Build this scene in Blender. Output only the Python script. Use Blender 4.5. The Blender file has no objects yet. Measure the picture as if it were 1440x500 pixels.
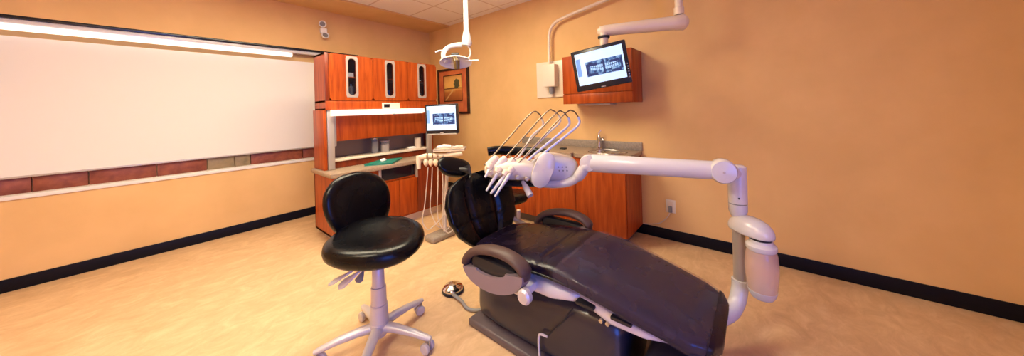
import bpy, bmesh, math, random
from mathutils import Vector, Matrix
random.seed(7)
S = bpy.context.scene
C = S.collection
PI = math.pi
# ------------------------------------------------------------------ survey frame (metres)
# origin = room corner; back wall is y=0, right wall is x=0, floor z=0
CAMP = Vector((-3.19, -4.61, 1.335)); YAW = math.radians(39); ROLL = math.atan(.027); F = 415.0
FW = Vector((math.cos(YAW), math.sin(YAW), 0)); RT = Vector((math.sin(YAW), -math.cos(YAW), 0))
def P(px, py, w):
    """survey point: bearing read off the photograph, w metres ahead of the camera"""
    u = px-728; v = 152-py; c, s = math.cos(ROLL), math.sin(ROLL)
    a = (u*c+v*s)/F; b = (-u*s+v*c)/F
    return CAMP + (FW + RT*a + Vector((0, 0, b)))*w
# ------------------------------------------------------------------ materials
def mat(name, col, rough=.5, metal=0, spec=.5, **k):
    m = bpy.data.materials.new(name); m.use_nodes = True
    n = m.node_tree; b = n.nodes['Principled BSDF']
    b.inputs['Base Color'].default_value = (*col, 1); b.inputs['Roughness'].default_value = rough
    b.inputs['Metallic'].default_value = metal; b.inputs['Specular IOR Level'].default_value = spec
    for kk, v in k.items(): b.inputs[kk.replace('_', ' ')].default_value = v
    # gentle procedural unevenness of the surface finish
    t = n.nodes.new('ShaderNodeTexCoord'); z = n.nodes.new('ShaderNodeTexNoise'); z.inputs['Scale'].default_value = 9
    r = n.nodes.new('ShaderNodeMapRange'); r.inputs['To Min'].default_value = max(0, rough-.04); r.inputs['To Max'].default_value = min(1, rough+.04)
    n.links.new(t.outputs['Object'], z.inputs['Vector']); n.links.new(z.outputs['Fac'], r.inputs['Value']); n.links.new(r.outputs[0], b.inputs['Roughness'])
    return m
def nodes(m): return m.node_tree, m.node_tree.nodes['Principled BSDF']
def noise_col(m, stops, scale=(1, 1, 1), sc=4, detail=5, dist=0, rough=.55, bump=0):
    n, b = nodes(m)
    t = n.nodes.new('ShaderNodeTexCoord'); mp = n.nodes.new('ShaderNodeMapping'); mp.inputs['Scale'].default_value = scale
    z = n.nodes.new('ShaderNodeTexNoise'); z.inputs['Scale'].default_value = sc; z.inputs['Detail'].default_value = detail
    z.inputs['Distortion'].default_value = dist; z.inputs['Roughness'].default_value = rough
    r = n.nodes.new('ShaderNodeValToRGB')
    while len(r.color_ramp.elements) < len(stops): r.color_ramp.elements.new(.5)
    for e, (p, c) in zip(r.color_ramp.elements, stops): e.position = p; e.color = (*c, 1)
    L = n.links.new
    L(t.outputs['Object'], mp.inputs[0]); L(mp.outputs[0], z.inputs['Vector']); L(z.outputs['Fac'], r.inputs[0]); L(r.outputs[0], b.inputs['Base Color'])
    if bump:
        bp = n.nodes.new('ShaderNodeBump'); bp.inputs['Strength'].default_value = bump; bp.inputs['Distance'].default_value = .004
        L(z.outputs['Fac'], bp.inputs['Height']); L(bp.outputs[0], b.inputs['Normal'])
    return m
M = {}
M['wall'] = noise_col(mat('tan_wall_paint', (.7, .43, .2), .6, spec=.3), [(.35, (.72, .455, .195)), (.65, (.78, .50, .222))], sc=2.5, bump=.05)
M['floor'] = noise_col(mat('marbled_vinyl', (.6, .4, .2), .38), [(.3, (.56, .36, .19)), (.5, (.66, .44, .245)), (.68, (.76, .54, .32))], scale=(1, 1.6, 1), sc=6, detail=9, dist=.8, rough=.7)
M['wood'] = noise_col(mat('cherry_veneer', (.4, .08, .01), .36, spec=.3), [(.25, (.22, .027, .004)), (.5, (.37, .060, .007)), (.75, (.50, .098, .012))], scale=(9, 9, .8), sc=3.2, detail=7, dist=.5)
M['wood_dark'] = noise_col(mat('cherry_edge_and_shade', (.2, .04, .008), .35), [(.3, (.14, .018, .004)), (.7, (.26, .038, .008))], scale=(9, 9, .8), sc=3.2)  # darker cherry for edges; also paints shade onto the right base door
M['black'] = mat('black_baseboard', (.003, .003, .008), .5, spec=.2)
M['laminate'] = noise_col(mat('grey_laminate', (.3, .25, .2), .35), [(.3, (.24, .2, .165)), (.7, (.36, .305, .25))], sc=60)
M['counter'] = noise_col(mat('taupe_counter', (.3, .22, .16), .3), [(.3, (.27, .19, .135)), (.7, (.4, .3, .22))], sc=60)
M['steel'] = mat('brushed_steel', (.55, .53, .52), .28, 1)
M['backsteel'] = mat('dull_steel_back', (.26, .22, .22), .35, .6)
M['chrome'] = mat('chrome', (.75, .74, .74), .12, 1)
M['bronze'] = mat('nickel_rod', (.20, .15, .12), .3, 1)
M['white'] = mat('white_enamel', (.66, .64, .66), .25, Coat_Weight=.3)
M['cream'] = mat('cream_plastic', (.78, .66, .52), .35)
M['hose'] = mat('grey_hose', (.62, .55, .52), .4)
M['silver'] = mat('silver_painted', (.6, .58, .62), .35, .3)
M['frame'] = mat('satin_aluminium', (.50, .45, .42), .38, .4)
M['leather'] = noise_col(mat('black_vinyl', (.01, .01, .014), .27, spec=.26), [(.3, (.0012, .0012, .0025)), (.7, (.003, .003, .005))], sc=14, detail=2, bump=.06)
M['leather2'] = noise_col(mat('aubergine_vinyl', (.03, .018, .03), .27, spec=.32), [(.3, (.004, .002, .008)), (.7, (.009, .0045, .015))], sc=9, detail=2, bump=.09)
M['base'] = mat('graphite_shell', (.016, .016, .032), .3, Coat_Weight=.3)
M['base_edge'] = mat('grey_plinth', (.11, .085, .09), .4)
M['shell'] = mat('taupe_armrest', (.085, .05, .045), .45, spec=.3)
M['shell_light'] = mat('grey_armrest_shell', (.24, .19, .22), .4)
M['dark'] = mat('dark_rubber', (.012, .012, .016), .55)
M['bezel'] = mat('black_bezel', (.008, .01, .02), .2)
M['teal'] = noise_col(mat('teal_tray_cover', (.01, .22, .17), .4), [(.3, (.006, .16, .13)), (.7, (.015, .27, .2))], sc=25)
M['ceil'] = mat('ceiling_tile', (.8, .74, .68), .8)
M['tilered'] = noise_col(mat('russet_block', (.2, .04, .02), .5), [(.3, (.16, .03, .015)), (.7, (.33, .09, .04))], sc=14)
M['tilegreen'] = noise_col(mat('olive_block', (.2, .16, .08), .5), [(.3, (.19, .15, .08)), (.7, (.34, .24, .13))], sc=14)
M['blind'] = mat('white_shade_cloth', (.80, .77, .74), .7)
M['plate'] = mat('ivory_plate', (.78, .70, .60), .35)
M['paper'] = mat('white_paper', (.88, .87, .85), .6)
M['blue'] = mat('blue_box', (.02, .05, .3), .4)
M['grey'] = mat('mid_grey_plastic', (.25, .25, .26), .4)
M['bordeaux'] = mat('dark_frame', (.035, .008, .006), .25)
M['matboard'] = noise_col(mat('rust_matboard', (.3, .06, .03), .7), [(.3, (.50, .09, .035)), (.7, (.75, .22, .06))], sc=6)
def glass(name, col, rough=.03, trans=.75):
    m = bpy.data.materials.new(name); m.use_nodes = True; n = m.node_tree; n.nodes.clear()
    o = n.nodes.new('ShaderNodeOutputMaterial'); mx = n.nodes.new('ShaderNodeMixShader'); t = n.nodes.new('ShaderNodeBsdfTransparent')
    g = n.nodes.new('ShaderNodeBsdfPrincipled'); g.inputs['Base Color'].default_value = (*col, 1); g.inputs['Roughness'].default_value = rough
    g.inputs['Coat Weight'].default_value = .5
    t.inputs[0].default_value = (.97, .96, .97, 1); mx.inputs[0].default_value = 1-trans
    n.links.new(t.outputs[0], mx.inputs[1]); n.links.new(g.outputs[0], mx.inputs[2]); n.links.new(mx.outputs[0], o.inputs[0]); return m
M['pane'] = glass('dark_cabinet_glass', (.01, .012, .02), .05, .8)
M['jar'] = glass('clear_jar_glass', (.35, .36, .36), .05, .55)
M['bottle'] = glass('frosted_bottle', (.76, .54, .46), .2, .42)
M['sleeve'] = glass('clear_plastic_sleeve', (.16, .12, .22), .10, .84)
def emis(name, col, st):
    m = bpy.data.materials.new(name); m.use_nodes = True; n, b = nodes(m)
    b.inputs['Base Color'].default_value = (*col, 1); b.inputs['Emission Color'].default_value = (*col, 1); b.inputs['Emission Strength'].default_value = st; return m
M['lamp'] = emis('ceiling_diffuser', (1, .88, .62), 18)
M['strip'] = emis('strip_light', (1, .90, .76), .75)
M['valance'] = emis('tube_lamp', (1, .93, .82), .8)
M['blue_fill'] = emis('blue_fill_glow', (.07, .2, 1), 6)  # glow of the added blue fill behind the camera
M['scr'] = emis('screen_background', (.46, .70, .92), .46)
M['scr_bar'] = emis('screen_sidebar', (.12, .25, .6), .6)
def xray_mat():
    m = bpy.data.materials.new('panoramic_xray'); m.use_nodes = True; n, b = nodes(m); L = n.links.new
    t = n.nodes.new('ShaderNodeTexCoord'); mp = n.nodes.new('ShaderNodeMapping'); mp.inputs['Scale'].default_value = (22, 22, 26)
    z = n.nodes.new('ShaderNodeTexNoise'); z.inputs['Scale'].default_value = 1.6; z.inputs['Detail'].default_value = 3
    r = n.nodes.new('ShaderNodeValToRGB'); r.color_ramp.elements.new(.5)
    for e, (p, c) in zip(r.color_ramp.elements, [(.36, (.004, .018, .12)), (.5, (.05, .17, .48)), (.62, (.35, .60, .92))]): e.position = p; e.color = (*c, 1)
    L(t.outputs['Object'], mp.inputs[0]); L(mp.outputs[0], z.inputs['Vector']); L(z.outputs['Fac'], r.inputs[0]); L(r.outputs[0], b.inputs['Emission Color'])
    b.inputs['Base Color'].default_value = (0, 0, 0, 1); b.inputs['Emission Strength'].default_value = .6
    return m
M['xray'] = xray_mat(); M['xdark'] = emis('xray_black', (.003, .012, .07), .8); M['xlight'] = emis('xray_tooth', (.3, .52, .85), .38)
# ceiling grid
def ceil_mat():
    m = mat('suspended_ceiling', (.9, .82, .76), .8); n, b = nodes(m); L = n.links.new
    t = n.nodes.new('ShaderNodeTexCoord'); br = n.nodes.new('ShaderNodeTexBrick'); br.offset = 0
    for k, v in (('Scale', 1), ('Mortar Size', .012), ('Brick Width', .61), ('Row Height', .61), ('Mortar Smooth', .1)): br.inputs[k].default_value = v
    br.inputs['Color1'].default_value = (.93, .88, .83, 1); br.inputs['Color2'].default_value = (.91, .86, .81, 1); br.inputs['Mortar'].default_value = (.70, .60, .52, 1)
    mp = n.nodes.new('ShaderNodeMapping'); mp.inputs['Location'].default_value = (.13, .585, 0)
    L(t.outputs['Object'], mp.inputs[0]); L(mp.outputs[0], br.inputs['Vector']); L(br.outputs['Color'], b.inputs['Base Color']); return m
M['ceilgrid'] = ceil_mat()
def sunset_mat():
    m = mat('landscape_print', (.6, .3, .1), .5); n, b = nodes(m); L = n.links.new
    t = n.nodes.new('ShaderNodeTexCoord'); s = n.nodes.new('ShaderNodeSeparateXYZ'); z = n.nodes.new('ShaderNodeTexNoise'); z.inputs['Scale'].default_value = 7
    ad = n.nodes.new('ShaderNodeMath'); ad.operation = 'MULTIPLY_ADD'; ad.inputs[1].default_value = .12
    r = n.nodes.new('ShaderNodeValToRGB')
    for _ in range(3): r.color_ramp.elements.new(.5)
    mr = n.nodes.new('ShaderNodeMapRange'); mr.inputs['From Min'].default_value = 1.50; mr.inputs['From Max'].default_value = 2.0
    for e, (p, c) in zip(r.color_ramp.elements, [(0, (.35, .09, .02)), (.4, (.60, .20, .04)), (.52, (.95, .58, .12)), (.7, (.95, .55, .14)), (1, (.70, .32, .08))]): e.position = p; e.color = (*c, 1)
    L(t.outputs['Object'], s.inputs[0]); L(t.outputs['Object'], z.inputs['Vector']); L(z.outputs['Fac'], ad.inputs[0]); L(s.outputs['Z'], ad.inputs[2]); L(ad.outputs[0], mr.inputs['Value']); L(mr.outputs[0], r.inputs[0]); L(r.outputs[0], b.inputs['Base Color'])
    return m
M['print'] = sunset_mat()
# ------------------------------------------------------------------ mesh helpers
class MB:
    def __init__(s): s.bm = bmesh.new()
    def box(s, a, b, bev=0, seg=2, mx=None):
        t = bmesh.new(); bmesh.ops.create_cube(t, size=1)
        a = Vector(a); b = Vector(b); c = (a+b)/2; d = b-a
        for v in t.verts: v.co = Vector((v.co.x*abs(d.x), v.co.y*abs(d.y), v.co.z*abs(d.z)))+c
        if bev: bmesh.ops.bevel(t, geom=list(t.edges), offset=bev, segments=seg, profile=.5, affect='EDGES')
        if mx: t.transform(mx)
        return s.add(t)
    def add(s, t):
        me = bpy.data.meshes.new('t'); t.to_mesh(me); t.free(); s.bm.from_mesh(me); bpy.data.meshes.remove(me); return s
    def rings(s, rings, cap=True, close=False):
        vs = [[s.bm.verts.new(p) for p in r] for r in rings]; n = len(vs[0])
        m = len(vs)
        for i in range(m if close else m-1):
            A = vs[i]; B = vs[(i+1) % m]
            for j in range(n): s.bm.faces.new((A[j], A[(j+1) % n], B[(j+1) % n], B[j]))
        if cap and not close:
            s.bm.faces.new(list(reversed(vs[0]))); s.bm.faces.new(vs[-1])
        return s
    def tube(s, pts, r, n=12, cap=True, close=False):
        pts = [Vector(p) for p in pts]; R = r if isinstance(r, (list, tuple)) else [r]*len(pts)
        out = []; m = len(pts); prev = None
        for i, p in enumerate(pts):
            if close: d = pts[(i+1) % m]-pts[i-1]
            else: d = pts[min(i+1, m-1)]-pts[max(i-1, 0)]
            d.normalize()
            if prev is None:
                a = Vector((0, 0, 1)) if abs(d.z) < .9 else Vector((1, 0, 0)); u = d.cross(a).normalized()
            else: u = (prev - d*prev.dot(d)).normalized()
            prev = u; v = d.cross(u)
            rr = R[i]; ru, rv = rr if isinstance(rr, (list, tuple)) else (rr, rr)
            out.append([p+u*ru*math.cos(2*PI*k/n)+v*rv*math.sin(2*PI*k/n) for k in range(n)])
        return s.rings(out, cap, close)
    def lathe(s, c, prof, n=32, mx=None, ax=(0, 0, 1)):
        q = Vector((0, 0, 1)).rotation_difference(Vector(ax).normalized())
        rr = []
        for r, z in prof: rr.append([Vector(c)+q @ Vector((max(r, .0004)*math.cos(2*PI*k/n), max(r, .0004)*math.sin(2*PI*k/n), z)) for k in range(n)])
        return s.rings(rr)
    def prism(s, pts, d):
        pts = [Vector(p) for p in pts]; d = Vector(d)
        return s.rings([pts, [p+d for p in pts]])
    def plate(s, outer, inner, d):
        """flat plate with a hole: loops of equal length, extruded by d"""
        d = Vector(d); o = [Vector(p) for p in outer]; i = [Vector(p) for p in inner]
        return s.rings([o, i, [p+d for p in i], [p+d for p in o]], close=True)
    def build(s, name, m, parent=None, ang=35, sub=0, smooth=True):
        bmesh.ops.remove_doubles(s.bm, verts=s.bm.verts, dist=1e-6)
        bmesh.ops.recalc_face_normals(s.bm, faces=s.bm.faces)
        me = bpy.data.meshes.new(name); s.bm.to_mesh(me); s.bm.free()
        if smooth:
            me.shade_smooth(); me.set_sharp_from_angle(angle=math.radians(ang))
        me.materials.append(M[m] if isinstance(m, str) else m)
        o = bpy.data.objects.new(name, me); C.objects.link(o)
        if parent is not None:
            o.parent = parent
            o.matrix_parent_inverse = WM(parent).inverted()
        if sub:
            q = o.modifiers.new('sub', 'SUBSURF'); q.levels = sub; q.render_levels = sub
        return o
def WM(o):
    m = o.matrix_basis.copy()
    if o.parent: m = WM(o.parent) @ o.matrix_parent_inverse @ m
    return m
def thing(name, label, cat, loc=(0, 0, 0), group=None):
    o = bpy.data.objects.new(name, None); C.objects.link(o); o.location = loc; o.empty_display_size = .05
    return tag(o, label, cat, group)
def tag(o, label, cat, group=None, kind=None):
    o['label'] = label; o['category'] = cat
    if group: o['group'] = group
    if kind: o['kind'] = kind
    return o
def struct(o): o['kind'] = 'structure'; return o
def cr(pts, n=8, close=False):
    """Catmull-Rom smoothing of a path"""
    pts = [Vector(p) for p in pts]; out = []; m = len(pts)
    rng = range(m) if close else range(m-1)
    for i in rng:
        p0 = pts[(i-1) % m] if close else pts[max(i-1, 0)]; p1 = pts[i]; p2 = pts[(i+1) % m]; p3 = pts[(i+2) % m] if close else pts[min(i+2, m-1)]
        for k in range(n):
            t = k/n; out.append(.5*((2*p1)+(p2-p0)*t+(2*p0-5*p1+4*p2-p3)*t*t+(3*p1-p0-3*p2+p3)*t**3))
    if not close: out.append(pts[-1])
    return out
def lerp_tab(tab, t):
    for i in range(len(tab)-1):
        a, b = tab[i], tab[i+1]
        if t <= b[0] or i == len(tab)-2:
            f = (t-a[0])/(b[0]-a[0]); f = max(0, min(1, f)); f2 = f*f*(3-2*f)
            return [x+(y-x)*f for x, y in zip(a[1:], b[1:])]
def sup(a, b, e=4, n=32):
    r = []
    for k in range(n):
        t = 2*PI*k/n; c, s = math.cos(t), math.sin(t)
        r.append((math.copysign(abs(c)**(2/e), c)*a, math.copysign(abs(s)**(2/e), s)*b))
    return r
# ================================================================== ROOM
XL, YB, H = -4.45, -6.3, 2.765
struct(MB().box((XL-.3, YB-.1, -.1), (.1, .3, 0)).build('floor', 'floor'))
struct(MB().box((XL-.3, YB-.1, H), (.1, .3, H+.08)).build('ceiling', 'ceilgrid'))
struct(MB().box((0, YB-.1, 0), (.12, .3, H)).build('wall_right', 'wall'))
# back wall with window recess
WX0, WX1, WZ0, WZ1 = XL, -1.25, .735, 2.19
b = MB(); b.box((XL-.1, 0, 0), (0, .14, WZ0)); b.box((XL-.1, 0, WZ1), (0, .14, H)); b.box((WX1, 0, WZ0), (0, .14, WZ1))
struct(b.build('wall_back', 'wall'))
struct(MB().box((XL-.12, YB, 0), (XL, 0, H)).build('wall_left', 'wall'))
# front wall (behind the camera) with an opening for an added, unseen blue fill light
WA, WB_ = -4.3, -2.9
b = MB(); b.box((XL-.1, YB-.12, 0), (WA, YB, H)); b.box((WB_, YB-.12, 0), (0, YB, H)); b.box((WA, YB-.12, 0), (WB_, YB, .25)); b.box((WA, YB-.12, 2.1), (WB_, YB, H))
struct(b.build('wall_front', 'wall'))
w2 = struct(MB().box((WA, YB-.09, .25), (WB_, YB-.07, 2.1)).build('blue_fill_panel', 'blue_fill'))  # unseen glowing panel, added to cast cool blue light on the chair
b = MB()
for x in (WA, -3.62, WB_-.04): b.box((x, YB-.07, .25), (x+.04, YB-.02, 2.1))
b.box((WA, YB-.07, .25), (WB_, YB-.02, .29)); b.box((WA, YB-.07, 2.06), (WB_, YB-.02, 2.1)); b.build('fill_panel_frame', 'white', w2)  # bars around the added fill panel
# soffit band along the back wall
struct(MB().box((XL, -.585, H-.02), (0, 0, H+.01)).build('trim_1', 'wall'))
# window 1: roller shade in a recess, coloured blocks under it, white ledge, lamp at the head
w1 = struct(MB().box((XL, .135, WZ0), (WX1, .145, WZ1)).build('window_1', 'wall'))
MB().box((XL, -.012, WZ0-.02), (WX1+.02, .135, WZ0+.012), .004).build('window_sill', 'blind', w1)
MB().box((XL, .075, .885), (WX1, .079, 2.03)).build('roller_shade', 'blind', w1)
MB().box((XL, .068, .875), (WX1, .088, .892), .004).build('hem_bar', 'frame', w1)
x = XL; i = 0
pat = [('tilered', .30), ('tilegreen', .12), ('tilered', .40), ('tilered', .16), ('tilegreen', .13)]
xs = -1.29
while xs > XL+.5:
    k, wd = [('tilered', .39), ('tilered', .27), ('tilered', .52), ('tilegreen', .14), ('tilegreen', .22), ('tilered', .35)][i % 6]
    MB().box((xs-wd+.006, .10, WZ0+.01), (xs, .13, .885), .003).build('accent_block', k, w1); xs -= wd; i += 1
b = MB().box((XL, .0, 2.165), (WX1, .13, 2.19), .003).build('window_head', 'bezel', w1)
vl = thing('fluorescent_batten', 'slim white fluorescent batten under the head of the shaded window', 'light', (-3.1, .05, 2.165))
MB().box((-4.35, .02, 2.125), (-1.3, .10, 2.165), .006).build('batten_housing', 'white', vl)
MB().box((-4.3, .01, 2.075), (-2.05, .07, 2.122), .008).build('diffuser', 'valance', vl)
# baseboards
struct(MB().box((-4.4, -.012, 0), (0, 0, .102), .003).build('baseboard_back', 'black'))
struct(MB().box((-.012, -6.3, 0), (0, -.012, .102), .003).build('baseboard_right', 'black'))
# ceiling lights (out of the photograph, above and behind)
n = 0
for x, y in ((-2.6, -1.8), (-1.75, -2.5), (-3.7, -3.3)):
    r = thing('ceiling_light', ['recessed ceiling light nearest the workstation', 'recessed ceiling light near the right wall over the sink', 'recessed ceiling light on the left side of the room'][n], 'light', (x, y, H), 'recessed ceiling lights'); n += 1
    o = [(x-.6, y-.3, H), (x+.6, y-.3, H), (x+.6, y+.3, H), (x-.6, y+.3, H)]; ii = [(x-.57, y-.27, H), (x+.57, y-.27, H), (x+.57, y+.27, H), (x-.57, y+.27, H)]
    MB().plate(o, ii, (0, 0, -.02)).build('frame', 'white', r); MB().box((x-.57, y-.27, H-.012), (x+.57, y+.27, H-.004)).build('diffuser', 'lamp', r)
# ================================================================== WORKSTATION
UX0, UX1, UY0, UY1, UZ0, UZ1 = -2.075, -.715, -1.17, -.85, 1.37, 1.965
def stadium(cx, cz, hw, hh, y, n=48):
    pts = []
    for k in range(n):
        t = 2*PI*(k+.5)/n; c, s = math.cos(t), math.sin(t)
        pts.append((cx+hw*c, y, cz+hw*s+math.copysign(hh-hw, s)))
    return pts
def rectloop(cx, cz, hw, hh, y, n=48, x0=None):
    # points of a rectangle hit by the same angles as stadium()
    pts = []
    for k in range(n):
        t = 2*PI*(k+.5)/n; c, s = math.cos(t), math.sin(t); q = max(abs(c)/1, abs(s)/1)
        pts.append((cx+hw*c/q, y, cz+hh*s/q))
    return pts
up = thing('wall_hung_cupboard', 'long cherry upper cabinet of the workstation with three doors and slim oval windows', 'cabinet', ((UX0+UX1)/2, -1.0, UZ0))
b = MB(); y0 = UY0+.02
b.box((UX0, y0, UZ0), (UX0+.018, UY1, UZ1)); b.box((UX1-.018, y0, UZ0), (UX1, UY1, UZ1)); b.box((UX0, y0, UZ1-.018), (UX1, UY1, UZ1)); b.box((UX0, y0, 1.45), (UX1, UY1, 1.468)); b.box((UX0, UY1-.01, UZ0), (UX1, UY1, UZ1)); b.box((UX0, y0, UZ0), (UX1, UY1, UZ0+.015))
b.box((UX0+.018, y0+.03, 1.72), (UX1-.018, UY1-.01, 1.732))
for x in (-1.587, -1.146): b.box((x-.009, y0, 1.468), (x+.009, UY1, UZ1))
b.build('carcass', 'wood', up)
MB().box((UX0, UY0, UZ0), (UX1, y0, 1.462), .002).build('fascia', 'wood', up)
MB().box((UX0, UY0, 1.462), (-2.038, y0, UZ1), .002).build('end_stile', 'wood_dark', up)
for (x0, x1, cx) in ((-2.036, -1.590, -1.812), (-1.586, -1.149, -1.380), (-1.145, -.717, -.945)):
    # door with a stadium opening
    cz = 1.727; y = UY0
    oc = [(v[0], v[1], v[2]) for v in rectloop((x0+x1)/2, (1.468+1.963)/2, (x1-x0)/2, .2475, y)]
    d = MB().plate(oc, stadium(cx, cz, .041, .200, y), (0, .018, 0)).build('door', 'wood', up)
    MB().plate(rectloop(cx, cz, .062, .224, y-.004), stadium(cx, cz, .041, .200, y-.004), (0, .005, 0)).build('window_surround', 'frame', d)
    MB().prism(stadium(cx, cz, .042, .201, y+.012), (0, .004, 0)).build('pane', 'pane', d)
MB().box((-1.490, UY0-.012, 1.372), (-1.268, UY0, 1.442), .004).build('control_plate', 'plate', up)
MB().box((-1.470, UY0-.015, 1.388), (-1.400, UY0-.011, 1.426), .003).build('display', 'bezel', up)
# stuff inside, seen through the glass
def stored(name, a, bb, m, lab, cat): return tag(MB().box(a, bb, .004).build(name, m), lab, cat)
stored('carton', (-1.86, -1.11, 1.732), (-1.77, -1.03, 1.78), 'paper', 'small white carton on upper shelf behind the left cupboard window', 'box')
b = MB().lathe((-1.845, -1.06, 1.468), [(.03, 0), (.03, .13), (.012, .16), (.012, .18)], 20); tag(b.build('flask', 'frame'), 'pale flask on lower shelf behind the left cupboard window', 'bottle')
b = MB().lathe((-1.775, -1.04, 1.468), [(.026, 0), (.026, .15), (.01, .17), (.01, .19)], 20); tag(b.build('flask', 'grey'), 'grey flask right of the pale one behind the left cupboard window', 'bottle')
stored('carton', (-1.43, -1.09, 1.468), (-1.34, -1.0, 1.60), 'blue', 'dark blue carton behind the middle cupboard window', 'box')
stored('carton', (-1.0, -1.08, 1.732), (-.90, -1.0, 1.75), 'paper', 'thin white box on upper shelf behind the right cupboard window', 'box')
stored('carton', (-.98, -1.08, 1.468), (-.90, -1.0, 1.58), 'grey', 'grey box on lower shelf behind the right cupboard window', 'box')
# task light under the cupboard
tl = thing('task_light', 'long white strip light glowing under the cherry upper cabinet', 'light', (-1.49, -1.19, 1.34))
b = MB().prism([(-2.03, -1.165, 1.368), (-2.03, -1.225, 1.362), (-2.03, -1.235, 1.318), (-2.03, -1.165, 1.305)], (1.08, 0, 0)).build('diffuser', 'strip', tl)
MB().box((-1.38, -1.238, 1.298), (-1.36, -1.215, 1.312), .003).build('pull_switch', 'grey', tl)
# hutch between cupboard and worktop
hu = thing('hutch', 'cherry hutch with pale upright posts and open niche above the grey worktop', 'cabinet', (-1.4, -1.0, .745))
MB().box((-2.095, -1.145, .745), (-2.063, -.85, 1.37), .002).build('side_panel', 'wood', hu)
MB().box((-.745, -1.06, .745), (-.715, -.85, 1.37), .002).build('side_panel', 'wood', hu)
MB().box((-2.058, -1.155, .745), (-1.995, -1.10, 1.368), .003).build('upright', 'frame', hu)
MB().box((-.86, -1.155, .745), (-.80, -1.10, 1.368), .003).build('upright', 'frame', hu)
MB().box((-1.99, -1.125, .985), (-1.965, -1.105, 1.36), .003).build('guide_rail', 'frame', hu)
MB().box((-1.962, -1.115, 1.035), (-.865, -1.095, 1.37), .002).build('flap_door', 'wood', hu)
MB().box((-2.06, -.868, .745), (-.74, -.852, 1.37)).build('back_panel', 'backsteel', hu)
MB().box((-2.0, -1.11, .815), (-.80, -.87, .838), .003).build('shelf', 'cream', hu)
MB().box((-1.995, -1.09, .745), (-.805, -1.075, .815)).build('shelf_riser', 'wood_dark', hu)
# worktop
wt = tag(MB().box((-2.125, -1.41, .700), (-.70, -.845, .742), .006).build('worktop', 'counter'), 'taupe worktop of the cherry workstation with rounded front edge', 'worktop')
# base cabinet
bc = thing('base_cabinet', 'cherry base cabinet under the taupe worktop with open black niche', 'cabinet', (-1.4, -1.1, 0))
b = MB(); b.box((-2.10, -1.36, .10), (-2.08, -.855, .70)); b.box((-.74, -1.36, .10), (-.72, -.855, .70)); b.box((-2.10, -.875, .10), (-.72, -.855, .70)); b.box((-2.10, -1.36, .10), (-.72, -.855, .12))
b.box((-1.645, -1.36, .12), (-1.625, -.875, .70)); b.box((-1.19, -1.36, .12), (-1.17, -.875, .70)); b.box((-1.63, -1.36, .545), (-1.18, -.875, .56))
b.build('carcass', 'wood', bc)
MB().box((-2.03, -1.30, 0), (-.79, -.90, .10)).build('toe_kick', 'cream', bc)
def handle(px_, z0, z1, y, par, m='steel'):
    MB().tube([(px_, y, z0), (px_, y-.022, z0+.01), (px_, y-.022, z1-.01), (px_, y, z1)], .004, 8).build('handle', m, par)
for (x0, x1, z0, z1) in ((-2.095, -1.645, .565, .695), (-2.095, -1.645, .345, .56), (-2.095, -1.645, .125, .34)):
    d = MB().box((x0, -1.378, z0), (x1, -1.36, z1), .003).build('drawer', 'wood', bc)
for (x0, x1) in ((-1.64, -1.415), (-1.41, -1.18)):
    MB().box((x0, -1.378, .125), (x1, -1.36, .54), .003).build('door', 'wood', bc)
d = MB().box((-1.175, -1.378, .125), (-.722, -1.36, .695), .003).build('door', 'wood_dark', bc)  # panel lies in shadow; that shade is put into the darker wood colour
MB().box((-1.648, -1.385, .53), (-1.620, -1.355, .70), .002).build('niche_trim', 'frame', bc); MB().box((-1.197, -1.385, .53), (-1.172, -1.355, .70), .002).build('niche_trim', 'frame', bc)
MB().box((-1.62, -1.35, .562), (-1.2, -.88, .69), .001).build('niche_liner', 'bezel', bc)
# things on the worktop and shelf
def jar(x, y, z, r, h, lab):
    t = thing('glass_jar', lab, 'jar', (x, y, z)); MB().lathe((x, y, z), [(r*.9, 0), (r, .01), (r, h), (r-.003, h), (r-.003, .012), (0, .01)], 28).build('vessel', 'jar', t)
    MB().lathe((x, y, z+h), [(r+.002, 0), (r+.002, .014), (r*.3, .02), (.008, .035), (0, .038)], 28).build('lid', 'steel', t)
jar(-1.50, -.99, .838, .04, .17, 'tall clear glass jar with steel lid in the hutch niche, left one')
t = thing('cotton_dispenser', 'clear round dispenser filled with cream rolls right of the tall jar', 'dispenser', (-1.375, -.99, .838))
MB().lathe((-1.375, -.99, .838), [(.055, 0), (.055, .125), (.05, .13), (0, .132)], 28).build('vessel', 'jar', t)
MB().lathe((-1.375, -.99, .842), [(.047, 0), (.047, .09), (0, .092)], 24).build('filling', 'cream', t)
MB().lathe((-1.375, -.99, .969), [(.057, 0), (.057, .01), (.02, .02), (0, .021)], 28).build('lid', 'frame', t)
t = thing('canister', 'cream cylindrical canister at the right end of the hutch shelf', 'canister', (-.935, -1.02, .838))
MB().lathe((-.935, -1.02, .838), [(.042, 0), (.043, .004), (.043, .12), (.04, .123)], 28).build('body', 'cream', t); MB().lathe((-.935, -1.02, .961), [(.044, 0), (.044, .012), (.03, .018), (0, .018)], 28).build('lid', 'cream', t)
t = tag(MB().box((-1.10, -1.08, .838), (-1.0, -1.02, .866), .008, 3).build('tissue_pack', 'paper'), 'small white pack lying on the hutch shelf beside the canister', 'pack')
t = thing('tray', 'teal covered instrument tray turned on the taupe worktop', 'tray', (-1.5, -1.22, .742))
q = [(-1.765, -1.30), (-1.40, -.98+.0), (-1.17, -1.10), (-1.50, -1.40)]
q = [(-1.74, -1.245), (-1.50, -1.10), (-1.235, -1.14), (-1.50, -1.40)]
MB().prism([(x, y, .7425) for x, y in q], (0, 0, .016)).build('cover', 'teal', t)
MB().tube([(x, y, .760) for x, y in q], .005, 8, close=True).build('rim', 'teal', t)
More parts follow.
